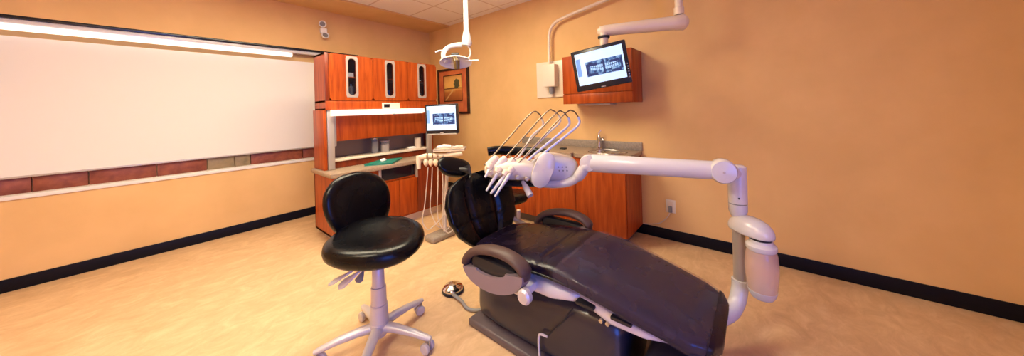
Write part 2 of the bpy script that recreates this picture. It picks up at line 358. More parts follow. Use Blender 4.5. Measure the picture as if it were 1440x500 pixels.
t = tag(MB().tube(cr([(-1.53, -1.19, .7605), (-1.50, -1.2, .772), (-1.46, -1.18, .765)]), [.008, .016, .018, .02, .02, .018, .02, .021, .02, .02, .02, .018, .015, .012, .01, .008, .006], 10).build('gauze_wad', 'paper'), 'crumpled white gauze wad on the teal tray', 'gauze')
# ================================================================== SINK UNIT on the right wall
sk = thing('sink_cabinet', 'cherry sink cabinet standing against the right wall', 'cabinet', (-.24, -3.0, 0))
MB().box((-.46, -3.665, .10), (-.012, -2.12, .822)).build('carcass', 'wood', sk)
for (a, bb) in ((-3.66, -3.15), (-3.145, -2.635), (-2.63, -2.125)):
    MB().box((-.478, a, .105), (-.46, bb, .815), .002).build('door', 'wood', sk)
MB().box((-.40, -3.60, 0), (-.012, -2.15, .10)).build('toe_kick', 'base_edge', sk)
st = thing('sink_worktop', 'taupe sink counter with backsplash on the right wall cabinet', 'worktop', (-.25, -3, .822))
b = MB(); SY = -3.40
hole = [(-.25+.15*math.cos(2*PI*(k+.5)/32), SY+.19*math.sin(2*PI*(k+.5)/32), .86) for k in range(32)]
outer = []
for k in range(32):
    t_ = 2*PI*(k+.5)/32; c, s = math.cos(t_), math.sin(t_); qq = max(abs(c), abs(s)); outer.append((-.25+.25*c/qq, SY+.28*s/qq, .86))
b.plate(outer, hole, (0, 0, -.038)); b.box((-.50, -3.12, .822), (0, -2.10, .86))
b.build('counter', 'counter', st); MB().box((-.02, -3.68, .86), (0, -2.10, .945), .003).build('backsplash', 'laminate', st)
sb = thing('sink_basin', 'oval steel sink basin set into the taupe counter', 'sink', (-.25, SY, .86))
rr = []
for f, z in ((1.08, .862), (1.07, .866), (1.0, .866), (.97, .855), (.9, .78), (.5, .745), (.1, .742)):
    rr.append([(-.25+.15*f*math.cos(2*PI*k/32), SY+.19*f*math.sin(2*PI*k/32), z) for k in range(32)])
MB().rings(rr).build('bowl', 'steel', sb)
MB().lathe((-.25, SY, .743), [(.025, 0), (.025, .004), (.01, .005)], 20).build('drain', 'chrome', sb)
fa = thing('tap', 'chrome lever tap behind the oval sink', 'tap', (-.07, SY+.15, .861)); fy = SY+.16
MB().lathe((-.075, fy, .861), [(.03, 0), (.03, .008), (.019, .02), (.018, .11), (.02, .13), (.012, .15)], 24).build('body', 'chrome', fa)
MB().tube(cr([(-.075, fy, .94), (-.10, fy-.03, .98), (-.15, fy-.07, .99), (-.17, fy-.09, .965)]), .011, 12).build('spout', 'chrome', fa)
MB().tube([(-.075, fy, 1.0), (-.07, fy+.005, 1.03), (-.062, fy-.02, 1.075)], [.013, .010, .007], 12).build('lever', 'chrome', fa)
sc = tag(MB().box((-.30, -2.93, .8605), (-.24, -2.86, .874), .006, 3).build('soap_dish', 'dark'), 'small dark dish on the counter left of the tap', 'dish')
# wall cabinet behind the big monitor
wc = thing('wall_cabinet', 'small cherry wall cabinet on the right wall behind the tilted monitor', 'cabinet', (-.15, -3.3, 1.363))
MB().box((-.30, -3.695, 1.365), (-.004, -2.94, 1.885), .002).build('carcass', 'wood', wc)
MB().box((-.318, -3.695, 1.475), (-.30, -2.94, 1.885), .002).build('door', 'wood', wc)
MB().box((-.318, -3.695, 1.365), (-.30, -2.94, 1.470), .002).build('drawer', 'wood', wc)
MB().box((-.26, -3.45, 1.345), (-.08, -3.10, 1.365), .003).build('under_tray', 'frame', wc)
# x-ray controller plate, box and arm
xp = thing('xray_wall_mount', 'ivory wall plate with junction box and long bent tube rising to the ceiling', 'mount', (-.02, -2.56, 1.46))
MB().box((-.02, -2.80, 1.46), (-.001, -2.375, 1.915), .006).build('plate', 'plate', xp)
MB().box((-.12, -2.71, 1.59), (-.02, -2.535, 1.865), .008).build('junction_box', 'plate', xp)
MB().lathe((-.07, -2.63, 1.50), [(.022, 0), (.03, .03), (.03, .09)], 20).build('connector', 'grey', xp)
MB().tube(cr([(-.08, -2.615, 1.86), (-.08, -2.62, 2.15), (-.08, -2.63, 2.26), (-.08, -2.69, 2.35), (-.08, -2.85, 2.405), (-.08, -3.464, 2.50), (-.08, -4.2, 2.64), (-.08, -4.7, 2.764)]), .019, 14).build('conduit', 'cream', xp)
# outlet
ol = thing('wall_outlet', 'ivory outlet with grey plug low on the right wall', 'outlet', (-.003, -3.93, .33))
MB().box((-.006, -3.975, .268), (0, -3.89, .395), .002).build('cover_plate', 'plate', ol)
MB().box((-.009, -3.95, .29), (-.006, -3.91, .375), .003).build('socket', 'cream', ol)
pl = thing('plug', 'grey plug with thin cord trailing from the wall outlet', 'plug', (-.03, -3.93, .30))
MB().box((-.035, -3.948, .275), (-.009, -3.915, .335), .006).build('plug_body', 'grey', pl)
MB().tube(cr([(-.022, -3.93, .277), (-.03, -3.90, .22), (-.024, -3.83, .15), (-.02, -3.72, .115), (-.02, -3.675, .11)]), .004, 8).build('cord', 'hose', pl)
# picture
pc = thing('framed_picture', 'dark framed landscape print of a tree at sunset in the corner', 'picture', (-.02, -.65, 1.27))
def rl(cy, cz, hy, hz, x): return [(x, cy-hy, cz-hz), (x, cy+hy, cz-hz), (x, cy+hy, cz+hz), (x, cy-hy, cz+hz)]
MB().plate(rl(-.655, 1.652, .40, .385, -.035), rl(-.655, 1.652, .362, .347, -.035), (.033, 0, 0)).build('frame', 'bordeaux', pc, smooth=False)
MB().plate(rl(-.655, 1.652, .364, .349, -.022), rl(-.655, 1.70, .235, .215, -.022), (.01, 0, 0)).build('mat_board', 'matboard', pc, smooth=False)
MB().box((-.014, -.90, 1.48), (-.010, -.41, 1.92)).build('print', 'print', pc)
MB().plate(rl(-.655, 1.70, .243, .223, -.025), rl(-.655, 1.70, .230, .210, -.025), (.004, 0, 0)).build('fillet', 'bordeaux', pc, smooth=False)
def blob(cy, cz, r, x, n=22, sq=1): return [(x, cy+r*(1+.18*math.sin(5*k)+.1*math.cos(3*k))*math.cos(2*PI*k/n), cz+sq*r*(1+.15*math.sin(4*k))*math.sin(2*PI*k/n)) for k in range(n)]
MB().prism(blob(-.75, 1.77, .075, -.0165), (.002, 0, 0)).build('painted_tree', mat('tree_green', (.10, .09, .03), .6), pc)
MB().prism([(-.0162, -.42, 1.70), (-.0162, -.60, 1.715), (-.0162, -.88, 1.70), (-.0162, -.88, 1.685), (-.0162, -.42, 1.685)], (.002, 0, 0)).build('painted_hill', mat('hill_brown', (.22, .09, .03), .6), pc)
MB().prism([(-.016, -.43, 1.50), (-.016, -.47, 1.50), (-.016, -.66, 1.66), (-.016, -.65, 1.68), (-.016, -.55, 1.60)], (.002, 0, 0)).build('painted_path', mat('path_gold', (.80, .52, .2), .6), pc)
# emergency light
em = thing('emergency_light', 'small white twin-head emergency light high on the back wall', 'light', (-1.70, -.02, 2.46))
MB().box((-1.745, -.05, 2.43), (-1.665, -.001, 2.50), .012, 3).build('housing', 'paper', em)
for (dx, z, m) in ((-.03, 2.545, 'white'), (.0, 2.395, 'white')):
    h = MB().lathe((-1.70+dx, -.06, z), [(.012, .05), (.028, .035), (.042, 0), (.046, -.02), (.040, -.022), (.032, -.012)], 24, ax=(0, 1, .15 if z > 2.5 else -.3)).build('lamp_head', 'paper', em)
    MB().lathe((-1.70+dx, -.066, z), [(.033, -.005), (.030, -.012), (0, -.016)], 20, ax=(0, 1, .15 if z > 2.5 else -.3)).build('lens', 'grey', h)
    MB().tube([(-1.70+dx*.6, -.03, 2.465), (-1.70+dx, -.03, z)], .009, 8).build('neck', 'white', em)
# ================================================================== MONITORS
def monitor(name, label, center, right, up, W, Hh, chin=.0, bez=.018, side=0):
    """flat monitor; right/up unit vectors of the screen plane"""
    r = Vector(right).normalized(); u = Vector(up); u = (u-r*u.dot(r)).normalized(); nn = r.cross(u)   # nn points away from viewer when r,u seen from front -> flip below
    nn = -nn if nn.dot(CAMP-Vector(center)) > 0 else nn     # nn = into the monitor
    c = Vector(center)
    t = thing(name, label, 'monitor', c-u*Hh/2)
    def pt(a, b_, d): return c+r*a+u*b_+nn*d
    def slab(hw, hh, d0, d1, oa=0, ob=0, bev=.008):
        mx = Matrix.Translation(c+r*oa+u*ob) @ Matrix((r, u, nn)).transposed().to_4x4()
        return MB().box((-hw, -hh, d0), (hw, hh, d1), bev, 3, mx)
    slab(W/2, Hh/2, 0, .045).build('casing', 'bezel', t)
    sw, sh = W/2-bez-side/2, Hh/2-bez-chin/2; so = chin/2
    s = slab(sw, sh, -.0015, .002, 0, so, 0).build('screen', 'scr', t)
    slab(sw*.09, sh*.55, -.0022, -.0012, -sw*.89, so+sh*.12, 0).build('sidebar', 'scr_bar', s)
    # panoramic radiograph, drawn as a wide dark jaw shape with a bright arch of teeth
    xr = slab(sw*.76, sh*.46, -.0026, -.0012, sw*.17, so-sh*.08, 0).build('radiograph', 'xray', s)
    for sg in (-1, 1):
        b = MB()
        for k in range(-7, 8):
            a = sw*.17+sw*.70*k/9; yb = so-sh*.08-sh*.02+abs(k)**2*sh*.002
            if k == 0: continue
            mx = Matrix.Translation(pt(a, yb+sg*sh*.10, -.0030)) @ Matrix((r, u, nn)).transposed().to_4x4()
            b.box((-sw*.025, -sh*.075, -.0004), (sw*.025, sh*.075, .0004), 0, 1, mx)
        b.build('upper_tooth_row' if sg > 0 else 'lower_tooth_row', 'xlight', s)
    b = MB()
    for a, bb_, hw, hh in ((.17, -.02, .035, .42), (-.30, .22, .20, .07), (.62, .22, .20, .07), (-.32, -.36, .2, .06), (.64, -.36, .2, .06), (-.54, 0, .04, .3), (.88, 0, .04, .3)):
        mx = Matrix.Translation(pt(sw*a, so-sh*.08+sh*bb_, -.0033)) @ Matrix((r, u, nn)).transposed().to_4x4()
        b.box((-sw*hw, -sh*hh, -.0002), (sw*hw, sh*hh, .0002), 0, 1, mx)
    b.build('dark_areas', 'xdark', s)
    slab(.018, .004, -.001, .001, 0, -Hh/2+.011, 0).build('badge', 'frame', t)
    return t, pt, slab
# left monitor, at the assistant side
c0 = P(620.5, 167, 3.15)
r0 = P(646, 166, 3.10)-P(595, 168, 3.20)
t1, pt1, sl1 = monitor('computer_monitor', 'upright black monitor with blue x-ray beside the cherry workstation', c0, r0, (0, 0, 1), .375, .315, chin=.02)
sl1(.17, .006, -.004, .03, 0, -.162, .003).build('lower_trim', 'frame', t1)
sl1(.06, .06, .045, .075, 0, 0, .004).build('back_plate', 'dark', t1)
e0 = pt1(0, 0, .075); MB().tube([e0, e0+Vector((.02, .10, 0)), Vector((-.80, -1.25, 1.20)), Vector((-.80, -1.175, 1.20))], .017, 12).build('support_arm', 'dark', t1)
# right monitor, tilted on the ceiling arm
tl_, tr_, bl_, br_ = P(801.5, 76.5, 2.62), P(879.5, 52, 2.42), P(812.5, 127.5, 2.62), P(888, 118, 2.42)
rr_ = (tr_-tl_)+(br_-bl_); uu_ = (tl_-bl_)+(tr_-br_)
ctr = (tl_+tr_+bl_+br_)/4
Wm = rr_.length/2; Hm = uu_.length/2
t2, pt2, sl2 = monitor('computer_monitor', 'tilted black monitor hanging from the ceiling arm in front of the wall cabinet', ctr, rr_, uu_, Wm, Hm, chin=.02, bez=.030)
b = MB()
for k in range(6):
    q_ = pt2(Wm/2-.011, -.02-k*.022, -.002); b.lathe(q_, [(.0045, -.001), (.0045, .003), (0, .0035)], 10, ax=(q_-pt2(Wm/2-.011, -.02-k*.022, .1)))
b.build('button_row', 'frame', t2)
sl2(.06, .06, .042, .075, 0, 0, .004).build('back_plate', 'dark', t2)
# ceiling arm carrying it
am = thing('monitor_mount', 'cream ceiling mounted arm holding the tilted monitor', 'arm', P(955, 20, 2.53))
A = P(960, 31, 2.52); B = P(842, 44, 2.66)
dirv = (B-A).normalized()
MB().tube([A-dirv*.04, A-dirv*.02, A, A+(B-A)*.12, A+(B-A)*.5, B-dirv*.05, B-dirv*.01, B+dirv*.01], [(.035, .035), (.055, .06), (.065, .07), (.055, .06), (.052, .055), (.046, .048), (.040, .042), (.02, .02)], 20).build('arm_shell', 'cream', am, ang=60)
T = P(955, 24, 2.53); MB().lathe((T.x, T.y, T.z+.02), [(.04, 0), (.04, .06), (.032, .065), (.032, H-T.z-.05), (.07, H-T.z-.045), (.07, H-T.z-.021)], 24).build('drop_tube', 'cream', am)
Bq = P(849, 50, 2.64); Q2 = pt2(0, 0, .10)
MB().tube([Bq+Vector((0, 0, .02)), Bq-Vector((0, 0, .06)), Bq-Vector((0, 0, .16)), Q2], [.038, .036, .03, .022], 16).build('monitor_post', 'cream', am)
MB().lathe(Bq+Vector((0, 0, -.045)), [(.05, .02), (.052, .025), (.052, .035), (.05, .04)], 24).build('dark_collar', 'dark', am)
# ================================================================== DENTAL LIGHT
dl = thing('dental_light', 'white operating light with curved yokes hanging on a thin ceiling pole', 'light', P(657, 60, 3.1))
T = P(656, 52, 3.1)
MB().lathe((T.x, T.y, T.z), [(.030, -.02), (.030, 0), (.027, .01), (.023, H-T.z-.03), (.06, H-T.z-.025), (.06, H-T.z-.001)], 20).build('ceiling_pole', 'white', dl)
G = lambda px, py, dw=0: P(px, py, 3.1+dw)
MB().tube([G(656, 44), G(656, 50), G(656.5, 60), G(656, 64)], [.030, .042, .056, .050], 16).build('elbow_cover', 'white', dl)
MB().tube(cr([G(650, 63), G(640, 63.5), G(630, 67), G(624, 74, -.03), G(624, 82, -.05), G(628, 87, -.06)]), [.025]*41, 12).build('upper_yoke', 'white', dl)
MB().tube(cr([G(658, 64), G(661, 70), G(661.5, 77), G(658, 83, -.02)]), .010, 10).build('side_yoke', 'hose', dl)
# reflector: dished oblong shell facing the chair
def dish(px, py, w, a, bq, dep, name, m, mi):
    c = P(px, py, w); ax = (Vector((-1.72, -2.85, .9))-c).normalized()
    rgt = ax.cross(Vector((0, 0, 1))).normalized(); upv = rgt.cross(ax)
    rings = []
    for f, d in ((.12, -dep), (.5, -dep*.85), (.85, -dep*.4), (1, 0), (1.0, .012), (.93, .008), (.8, -dep*.3), (.45, -dep*.72), (.1, -dep*.85)):
        rings.append([c+ax*d+rgt*a*f*math.cos(2*PI*k/32)+upv*bq*f*math.sin(2*PI*k/32) for k in range(32)])
    return MB().rings(rings).build(name, m, dl, ang=50)
dish(641, 87, 3.05, .165, .085, .06, 'reflector', 'white', None)
MB().tube([G(639, 80, -.10), G(642, 86, -.13), G(643, 97, -.12)], [.022, .034, .026], 14).build('bulb_housing', mat('amber_dark_lens', (.10, .06, .02), .15), dl)
MB().tube(cr([G(628, 74, -.02), G(620, 71, -.04), G(612, 73.5, -.06)]), [.008]*17, 8).build('handle', 'white', dl)
MB().tube(cr([G(655, 85, -.05), G(664, 85, -.06), G(673, 84.5, -.07)]), [.008]*17, 8).build('handle', 'white', dl)
MB().tube([G(635, 77, -.02), G(645, 77, -.02)], .022, 12).build('motor_pod', 'dark', dl)
# ================================================================== ASSISTANT UNIT
asu = thing('assistant_unit', 'cream assistant arm with holders and hanging hoses beside the workstation', 'dental unit', P(628, 331, 3.3))
W_ = 3.05
Q = lambda px, py, dw=0: P(px, py, W_+dw)
MB().tube([P(626, 326, 3.12), P(626, 300, 3.12), P(629, 232, 3.12)], [.022, .018, .018], 12).build('column', 'hose', asu)
b0 = P(626, 326, 3.12); MB().box((b0.x-.19, b0.y-.06, 0), (b0.x+.10, b0.y+.10, .06), .02, 3).build('floor_box', 'laminate', asu)
MB().tube([P(626, 326, 3.12), Vector((b0.x, b0.y, .06))], .024, 12).build('column_foot', 'hose', asu)
MB().tube([Q(590, 221), Q(600, 219), Q(625, 219), Q(650, 215)], [(.018, .024), (.022, .028), (.022, .028), (.018, .024)], 14).build('holder_bar', 'cream', asu, ang=60)
MB().tube([Q(588.5, 219), Q(588.5, 226), Q(589, 237)], [.024, .026, .02], 14).build('end_holder', 'cream', asu)
for i, px in enumerate((599, 606, 613, 620)):
    MB().lathe(Q(px, 231, -.05), [(.014, -.01), (.022, 0), (.026, .03), (.018, .05)], 16).build('instrument_holder', 'cream', asu)
    MB().tube([Q(px, 234, -.05), Q(px+1, 226, -.05), Q(px+2+i*.6, 215+i, -.06)], [.009, .010, .007], 10).build('instrument', 'steel', asu)
ends = [(597, 322), (612, 318), (620, 322), (626, 327)]
for i, px in enumerate((602, 608, 616, 622)):
    ex, ey = ends[i]
    MB().tube(cr([Q(px, 235, -.05), Q(px-2+i, 260, -.04), Q(px-5+i*2, 290, -.03), Q(ex-3, ey-12, -.02), Q(ex+4, ey, 0), Q(ex+12, 318, .06), P(627, 300, 3.10)]), .0055, 8).build('hose', 'hose', asu)
at = thing('accessory_tray', 'cream tray of small instruments on the assistant arm under the left monitor', 'tray', P(632, 209, 3.1))
cc = P(632, 211, 3.12)
mx = Matrix.Translation(cc) @ Matrix.Rotation(math.radians(-48), 4, 'Z')
MB().box((-.15, -.10, 0), (.17, .10, .012), .004, 2, mx).build('tray_plate', 'cream', at)
b = MB(); b.box((-.15, -.10, .012), (.17, -.093, .026), 0, 1, mx); b.box((-.15, .093, .012), (.17, .10, .026), 0, 1, mx); b.box((-.15, -.093, .012), (-.143, .093, .026), 0, 1, mx); b.box((.163, -.093, .012), (.17, .093, .026), 0, 1, mx); b.build('tray_rim', 'frame', at)
MB().tube([cc, P(630, 218, 3.08)], .02, 12).build('tray_post', 'cream', at)
for i, (a0, a1, mm, lab) in enumerate((((-.12, -.05), (.02, -.02), 'paper', 'white wrapped pouch at the left of the assistant tray'), ((-.02, .04), (.12, .06), 'steel', 'steel forceps across the back of the assistant tray'), ((.03, -.05), (.14, 0), 'plate', 'ivory tube at the right of the assistant tray'))):
    p0 = mx @ Vector((*a0, .032)); p1 = mx @ Vector((*a1, .036))
    rad = (.020, .006, .014)[i]
    if i == 0: p0.z += .01; p1.z += .01
    tag(MB().tube([p0, (p0+p1)/2+Vector((0, 0, .006)), p1], [rad*.6, rad, rad*.7], 10).build(('pouch', 'forceps', 'tube')[i], mm), lab, ('pouch', 'forceps', 'tube')[i])
# ================================================================== PATIENT CHAIR
CX0 = -1.72
ch = thing('patient_chair', 'large black dental patient chair with plastic covered legrest on a graphite pedestal', 'dental chair', (CX0, -3.7, 0))
def seat_mesh(tab, n=60, grow=0, e=5, t0=0, t1=1, cap=True, seams=()):
    rings = []; y0, y1 = tab[0][0], tab[-1][0]
    for i in range(n+1):
        f = t0+(t1-t0)*i/n; y = y0+(y1-y0)*f
        yy = -y; T_ = [( -r[0],)+tuple(r[1:]) for r in tab]
        z, hw, th, dip = lerp_tab(T_, yy)
        z2 = lerp_tab(T_, yy+.01)[0]; z1 = lerp_tab(T_, yy-.01)[0]
        sl = math.atan2(z2-z1, .02)
        g = sum(.010*math.exp(-((y-s)/.008)**2) for s in seams)
        ring = []
        for a, bq in sup(hw+grow-g*.3, th/2+grow-g*.5, e, 40):
            zz = bq - (dip*(1-(a/(hw+.001))**2) if bq > 0 else 0)
            ring.append((CX0+a, y-math.sin(-sl)*zz*-1*0-math.sin(sl)*zz*-1, z+zz*math.cos(sl)))
        rings.append(ring)
    return rings
#        y     z(mid)  halfw  thick dip
tab = [(-3.18, .455, .15, .05, 0), (-3.21, .46, .20, .08, .004), (-3.30, .472, .235, .095, .012), (-3.45, .49, .262, .10, .016), (-3.62, .512, .275, .10, .014), (-3.80, .525, .280, .095, .008), (-3.95, .520, .280, .085, .004), (-4.10, .495, .272, .078, .003), (-4.25, .462, .262, .075, .003), (-4.40, .430, .24, .072, .002), (-4.465, .416, .20, .06, 0), (-4.495, .410, .13, .035, 0)]
MB().rings(seat_mesh(tab, 90, seams=(-3.34, -3.72,), e=4)).build('seat_cushion', 'leather2', ch, ang=80)
MB().rings(seat_mesh(tab, 40, grow=.009, e=4, t0=.50, t1=.975), cap=False).build('plastic_sleeve', 'sleeve', ch, ang=80)
MB().rings(seat_mesh(tab, 10, grow=.012, e=4, t0=.965, t1=.999)).build('toe_cover', 'leather2', ch, ang=80)
# piping along the near and far edge of the cushion
for sg in (-1, 1):
    pts = []
    for i in range(30):
        y = -3.25-(4.40-3.25)*i/29; z, hw, th, dp = lerp_tab([(-r[0],)+tuple(r[1:]) for r in tab], -y)
        pts.append((CX0+sg*(hw*1.005), y, z-.012))
    MB().tube(pts, .006, 8).build('edge_piping', 'leather', ch)
# white seat pan below
tp = [(-3.26, .40, .12, .04, 0), (-3.36, .41, .21, .085, 0), (-3.6, .42, .262, .12, 0), (-3.8, .428, .268, .115, 0), (-3.93, .44, .25, .07, 0), (-3.97, .44, .18, .03, 0)]
MB().rings(seat_mesh(tp, 30, e=3.2)).build('seat_pan', 'white', ch, ang=80)
tq = [(-3.90, .445, .16, .03, 0), (-3.93, .44, .22, .075, 0), (-4.10, .415, .25, .10, 0), (-4.24, .40, .235, .07, 0), (-4.34, .385, .18, .04, 0)]
lf = MB().rings(seat_mesh(tq, 24, e=3.2)).build('leg_lift_frame', 'white', ch, ang=80)
for y in (-3.985, -4.15): MB().box((CX0-.262, y-.045, .425), (CX0-.19, y+.045, .441), .006, 2).build('slot_cover', 'dark', lf)
for y in (-4.06, -4.09): MB().lathe((CX0-.247, y, .395), [(.009, 0), (.009, .01), (.004, .012)], 12, ax=(-1, 0, 0)).build('screw', 'steel', lf)
# pedestal
def bodyring(y, hw_t, hw_b, zb, zt, n=36, e=5):
    r = []
    for a, bq in sup(1, 1, e, n):
        f = (bq+1)/2; r.append((CX0+a*(hw_b+(hw_t-hw_b)*f), y, zb+(zt-zb)*f))
    return r
bs = [(-3.195, .10, .12, .06, .20), (-3.205, .17, .18, .05, .25), (-3.25, .205, .215, .045, .275), (-3.40, .215, .235, .045, .295), (-3.60, .215, .24, .045, .335), (-3.80, .21, .24, .045, .375), (-4.0, .195, .235, .045, .375), (-4.09, .185, .22, .045, .36), (-4.13, .15, .19, .05, .33), (-4.14, .09, .11, .07, .28)]
MB().rings([bodyring(*r) for r in bs]).build('pedestal_cover', 'base', ch, ang=60)
MB().box((CX0-.265, -4.20, 0), (CX0+.265, -3.19, .045), .014, 3).build('base_plate', 'base_edge', ch)
MB().box((CX0-.235, -4.45, 0), (CX0+.20, -4.22, .30), .03, 3).build('front_cover', 'base', ch)
MB().tube(cr([(-1.962, -3.77, .19), (-1.960, -3.80, .23), (-1.952, -3.86, .30), (-1.938, -3.90, .365)]), .004, 8).build('cover_seam', 'dark', ch)
MB().tube(cr([(-1.968, -3.72, .06), (-1.972, -3.72, .15), (-1.972, -3.73, .185), (-1.966, -3.77, .187)], 6), .006, 8).build('kick_handle', 'white', ch)
# backrest
BB = Vector((CX0, -3.13, .385)); BT = Vector((CX0, -2.955, .86)); bd = (BT-BB).normalized(); bnrm = Vector((0, -1, 0)); bnrm = (bnrm-bd*bnrm.dot(bd)).normalized()
L_ = (BT-BB).length
bt = [(0, .10, .05), (.03, .14, .075), (.12, .20, .09), (.25, .265, .10), (.45, .31, .105), (.65, .315, .105), (.80, .285, .10), (.88, .25, .095), (.94, .19, .08), (.98, .12, .06), (1.0, .07, .03)]
rings = []
for i in range(61):
    f = i/60; hw, th = lerp_tab(bt, f); c = BB+bd*L_*f
    g = .010*math.exp(-((f-.38)/.02)**2)
    ring = []
    for a, bq in sup(hw-g*.3, th/2-g*.4, 3.2, 120):
        u = a/hw
        wing = .055*u*u                 # side bolsters wrap forward
        fold = (.030*math.exp(-((abs(u)-.40)/.07)**2)+.012*math.exp(-(u/.05)**2)) if bq > 0 else 0
        ring.append(c+Vector((a, 0, 0))+bnrm*(bq+wing-fold))
    rings.append(ring)
MB().rings(rings).build('backrest', 'leather', ch, ang=80)
MB().tube([BT-bd*.05-bnrm*.02, BT+bd*.06+Vector((0, .02, 0))], [(.03, .012), (.03, .012)], 12).build('headrest_bar', 'dark', ch)
# headrest: double-lobed pad
hc = Vector((CX0-.04, -2.81, .90)); hr = []
hx = Vector((.92, -.30, -.26)).normalized(); hn = Vector((-.15, -.75, .62)); hn = (hn-hx*hn.dot(hx)).normalized(); hv = hx.cross(hn)
for i in range(25):
    s_ = -1+2*i/24; a = s_*.135; k = max(0, 1-abs(s_)**2.6)**.5
    ring = []
    for p_, q_ in sup(.078*k+.002, .038*k+.002, 2.6, 28): ring.append(hc+hx*a+hv*p_+hn*(q_+.02*s_*s_))
    hr.append(ring)
MB().rings(hr).build('headrest', 'leather', ch, ang=80)
MB().tube([hc-hn*.03, BT+bd*.03-bnrm*.01], .018, 10).build('headrest_joint', 'dark', ch)
# back hinge
MB().box((CX0-.11, -3.30, .33), (CX0+.11, -3.12, .40), .02, 3).build('back_hinge', 'base', ch)
for i, (px, py) in enumerate(((716, 296), (723, 297), (729, 300))):
    MB().tube([P(px, py-5, 2.42), P(px, py+6, 2.42)], .016, 12).build('valve', 'cream' if i != 1 else 'bronze', ch)
MB().tube(cr([P(718, 306, 2.42), P(712, 322, 2.40), P(700, 334, 2.36), P(690, 344, 2.30)]), .014, 10).build('side_rail', 'cream', ch)
MB().tube([P(716, 303, 2.42), P(740, 318, 2.42)], .024, 12).build('valve_base', 'frame', ch)
# armrests : oblong hoop with padded top and light lower shell
def armrest(x, sg, nm):
    cy, cz = -3.525, .502; tilt = math.radians(-9)
    def q(t, ry, rz, ox=0, oy=0):
        a, bq = ry*math.cos(t), rz*math.sin(t)
        return Vector((x+ox, cy+oy+a*math.cos(tilt)-bq*math.sin(tilt)*-1*-1, cz+a*math.sin(tilt)*-1*-1+bq*math.cos(tilt)))
    root = MB()
    pts = [q(math.radians(d), .212, .092) for d in range(-12, 196, 6)]
    root.tube(pts, [((.042, .024) if 2 < i < len(pts)-3 else (.030, .014)) for i in range(len(pts))], 14)
    a = root.build('armrest', 'shell', ch, ang=60)
    # lower shell: half-oval bowl
    s = MB(); rings = []
    for d in range(178, 364, 6):
        t = math.radians(d); rings.append([q(t, .215, .11, o*.036) .lerp(q(t, .07, .0, o*.036), g) for o, g in ((-1, .0), (-.6, -.03), (.6, -.03), (1, .0), (1, .75), (-1, .75))])
    s.rings(rings).build('armrest_shell', 'shell_light', a, ang=40)
    MB().box((x-.028, cy-.165, cz-.05), (x+.028, cy+.165, cz+.045), .04, 2).build('armrest_core', 'dark', a)
    MB().box((min(x, x-sg*.14), cy-.20, cz-.09), (max(x, x-sg*.14), cy-.10, cz-.045), .012, 2).build('armrest_bracket', 'white', a)
    MB().lathe((x+sg*.02, cy-.225, cz-.045), [(.0, 0), (.036, .0), (.036, .022), (.028, .032), (0, .034)], 24, ax=(sg, 0, 0)).build('pivot_cap', 'silver', a)
armrest(-2.08, -1, 'near'); armrest(-1.385, 1, 'far')
# ================================================================== DELIVERY UNIT
du = thing('delivery_unit', 'white dental delivery unit with pole, long arm and whip-style handpiece head', 'dental unit', (-1.105, -4.515, 0))
PX, PY = -1.105, -4.515
MB().tube(cr([(PX, PY, .33), (PX-.005, PY+.003, .27), (PX-.045, PY+.02, .20), (PX-.12, PY+.06, .165), (PX-.24, PY+.16, .15), (PX-.40, PY+.36, .15)]), [.040]*41, 20).build('elbow', 'white', du)
MB().tube([(PX-.30, PY+.24, 0), (PX-.30, PY+.24, .16)], [.09, .05], 20).build('arm_foot', 'base', du)
MB().lathe((PX, PY, 0), [(.030, .32), (.030, .70)], 24).build('pole', 'frame', du)
MB().lathe((PX, PY, 0), [(.034, .69), (.045, .72), (.0455, .76)], 28).build('pole_collar', 'white', du)
MB().lathe((PX, PY, 0), [(.0455, .765), (.0455, .955), (.043, .97), (.03, .978), (0, .98)], 28).build('pole_head', 'white', du)
MB().lathe((PX-.045, PY-.008, .80), [(.005, 0), (.005, .003), (0, .0035)], 12, ax=(-1, -.2, 0)).build('screw', 'dark', du)
Ks = Vector((-1.21, -4.455, .958)); Ke = Vector((-1.30, -3.70, .945))
MB().tube([Vector((PX, PY, .93)), Vector((-1.16, -4.49, .945)), Ks], [.035, .04, .04], 16).build('knuckle_link', 'white', du)
b = MB(); ax = Vector((-1, -.25, 0)).normalized(); b.lathe(Ks-ax*.045, [(.03, 0), (.058, .006), (.066, .02), (.066, .075), (.058, .09), (.02, .096)], 28, ax=ax); b.build('shoulder_cap', 'white', du)
MB().lathe(Ks+ax*.05, [(.007, 0), (.007, .004), (0, .005)], 12, ax=ax).build('cap_screw', 'frame', du)
dv = (Ke-Ks)
MB().tube([Ks, Ks+dv*.04, Ks+dv*.5, Ks+dv*.96, Ke], [(.045, .045), (.050, .052), (.048, .056), (.050, .062), (.045, .055)], 24).build('balance_arm', 'white', du, ang=60)
b = MB(); b.lathe(Ke-ax*.05, [(.03, 0), (.052, .006), (.059, .02), (.059, .08), (.052, .094), (.02, .1)], 28, ax=ax); b.build('elbow_cap', 'white', du)
# goose-neck from elbow down under the head
MB().tube(cr([Ke+Vector((0, 0, -.01)), P(822, 236, 2.05), P(812, 249, 2.08), P(798, 256, 2.12), P(775, 258, 2.15), P(752, 255, 2.18)]), [(.050, .045)]*8+[(.045, .038)]*8+[(.04, .03)]*25, 20).build('goose_neck', 'white', du, ang=60)
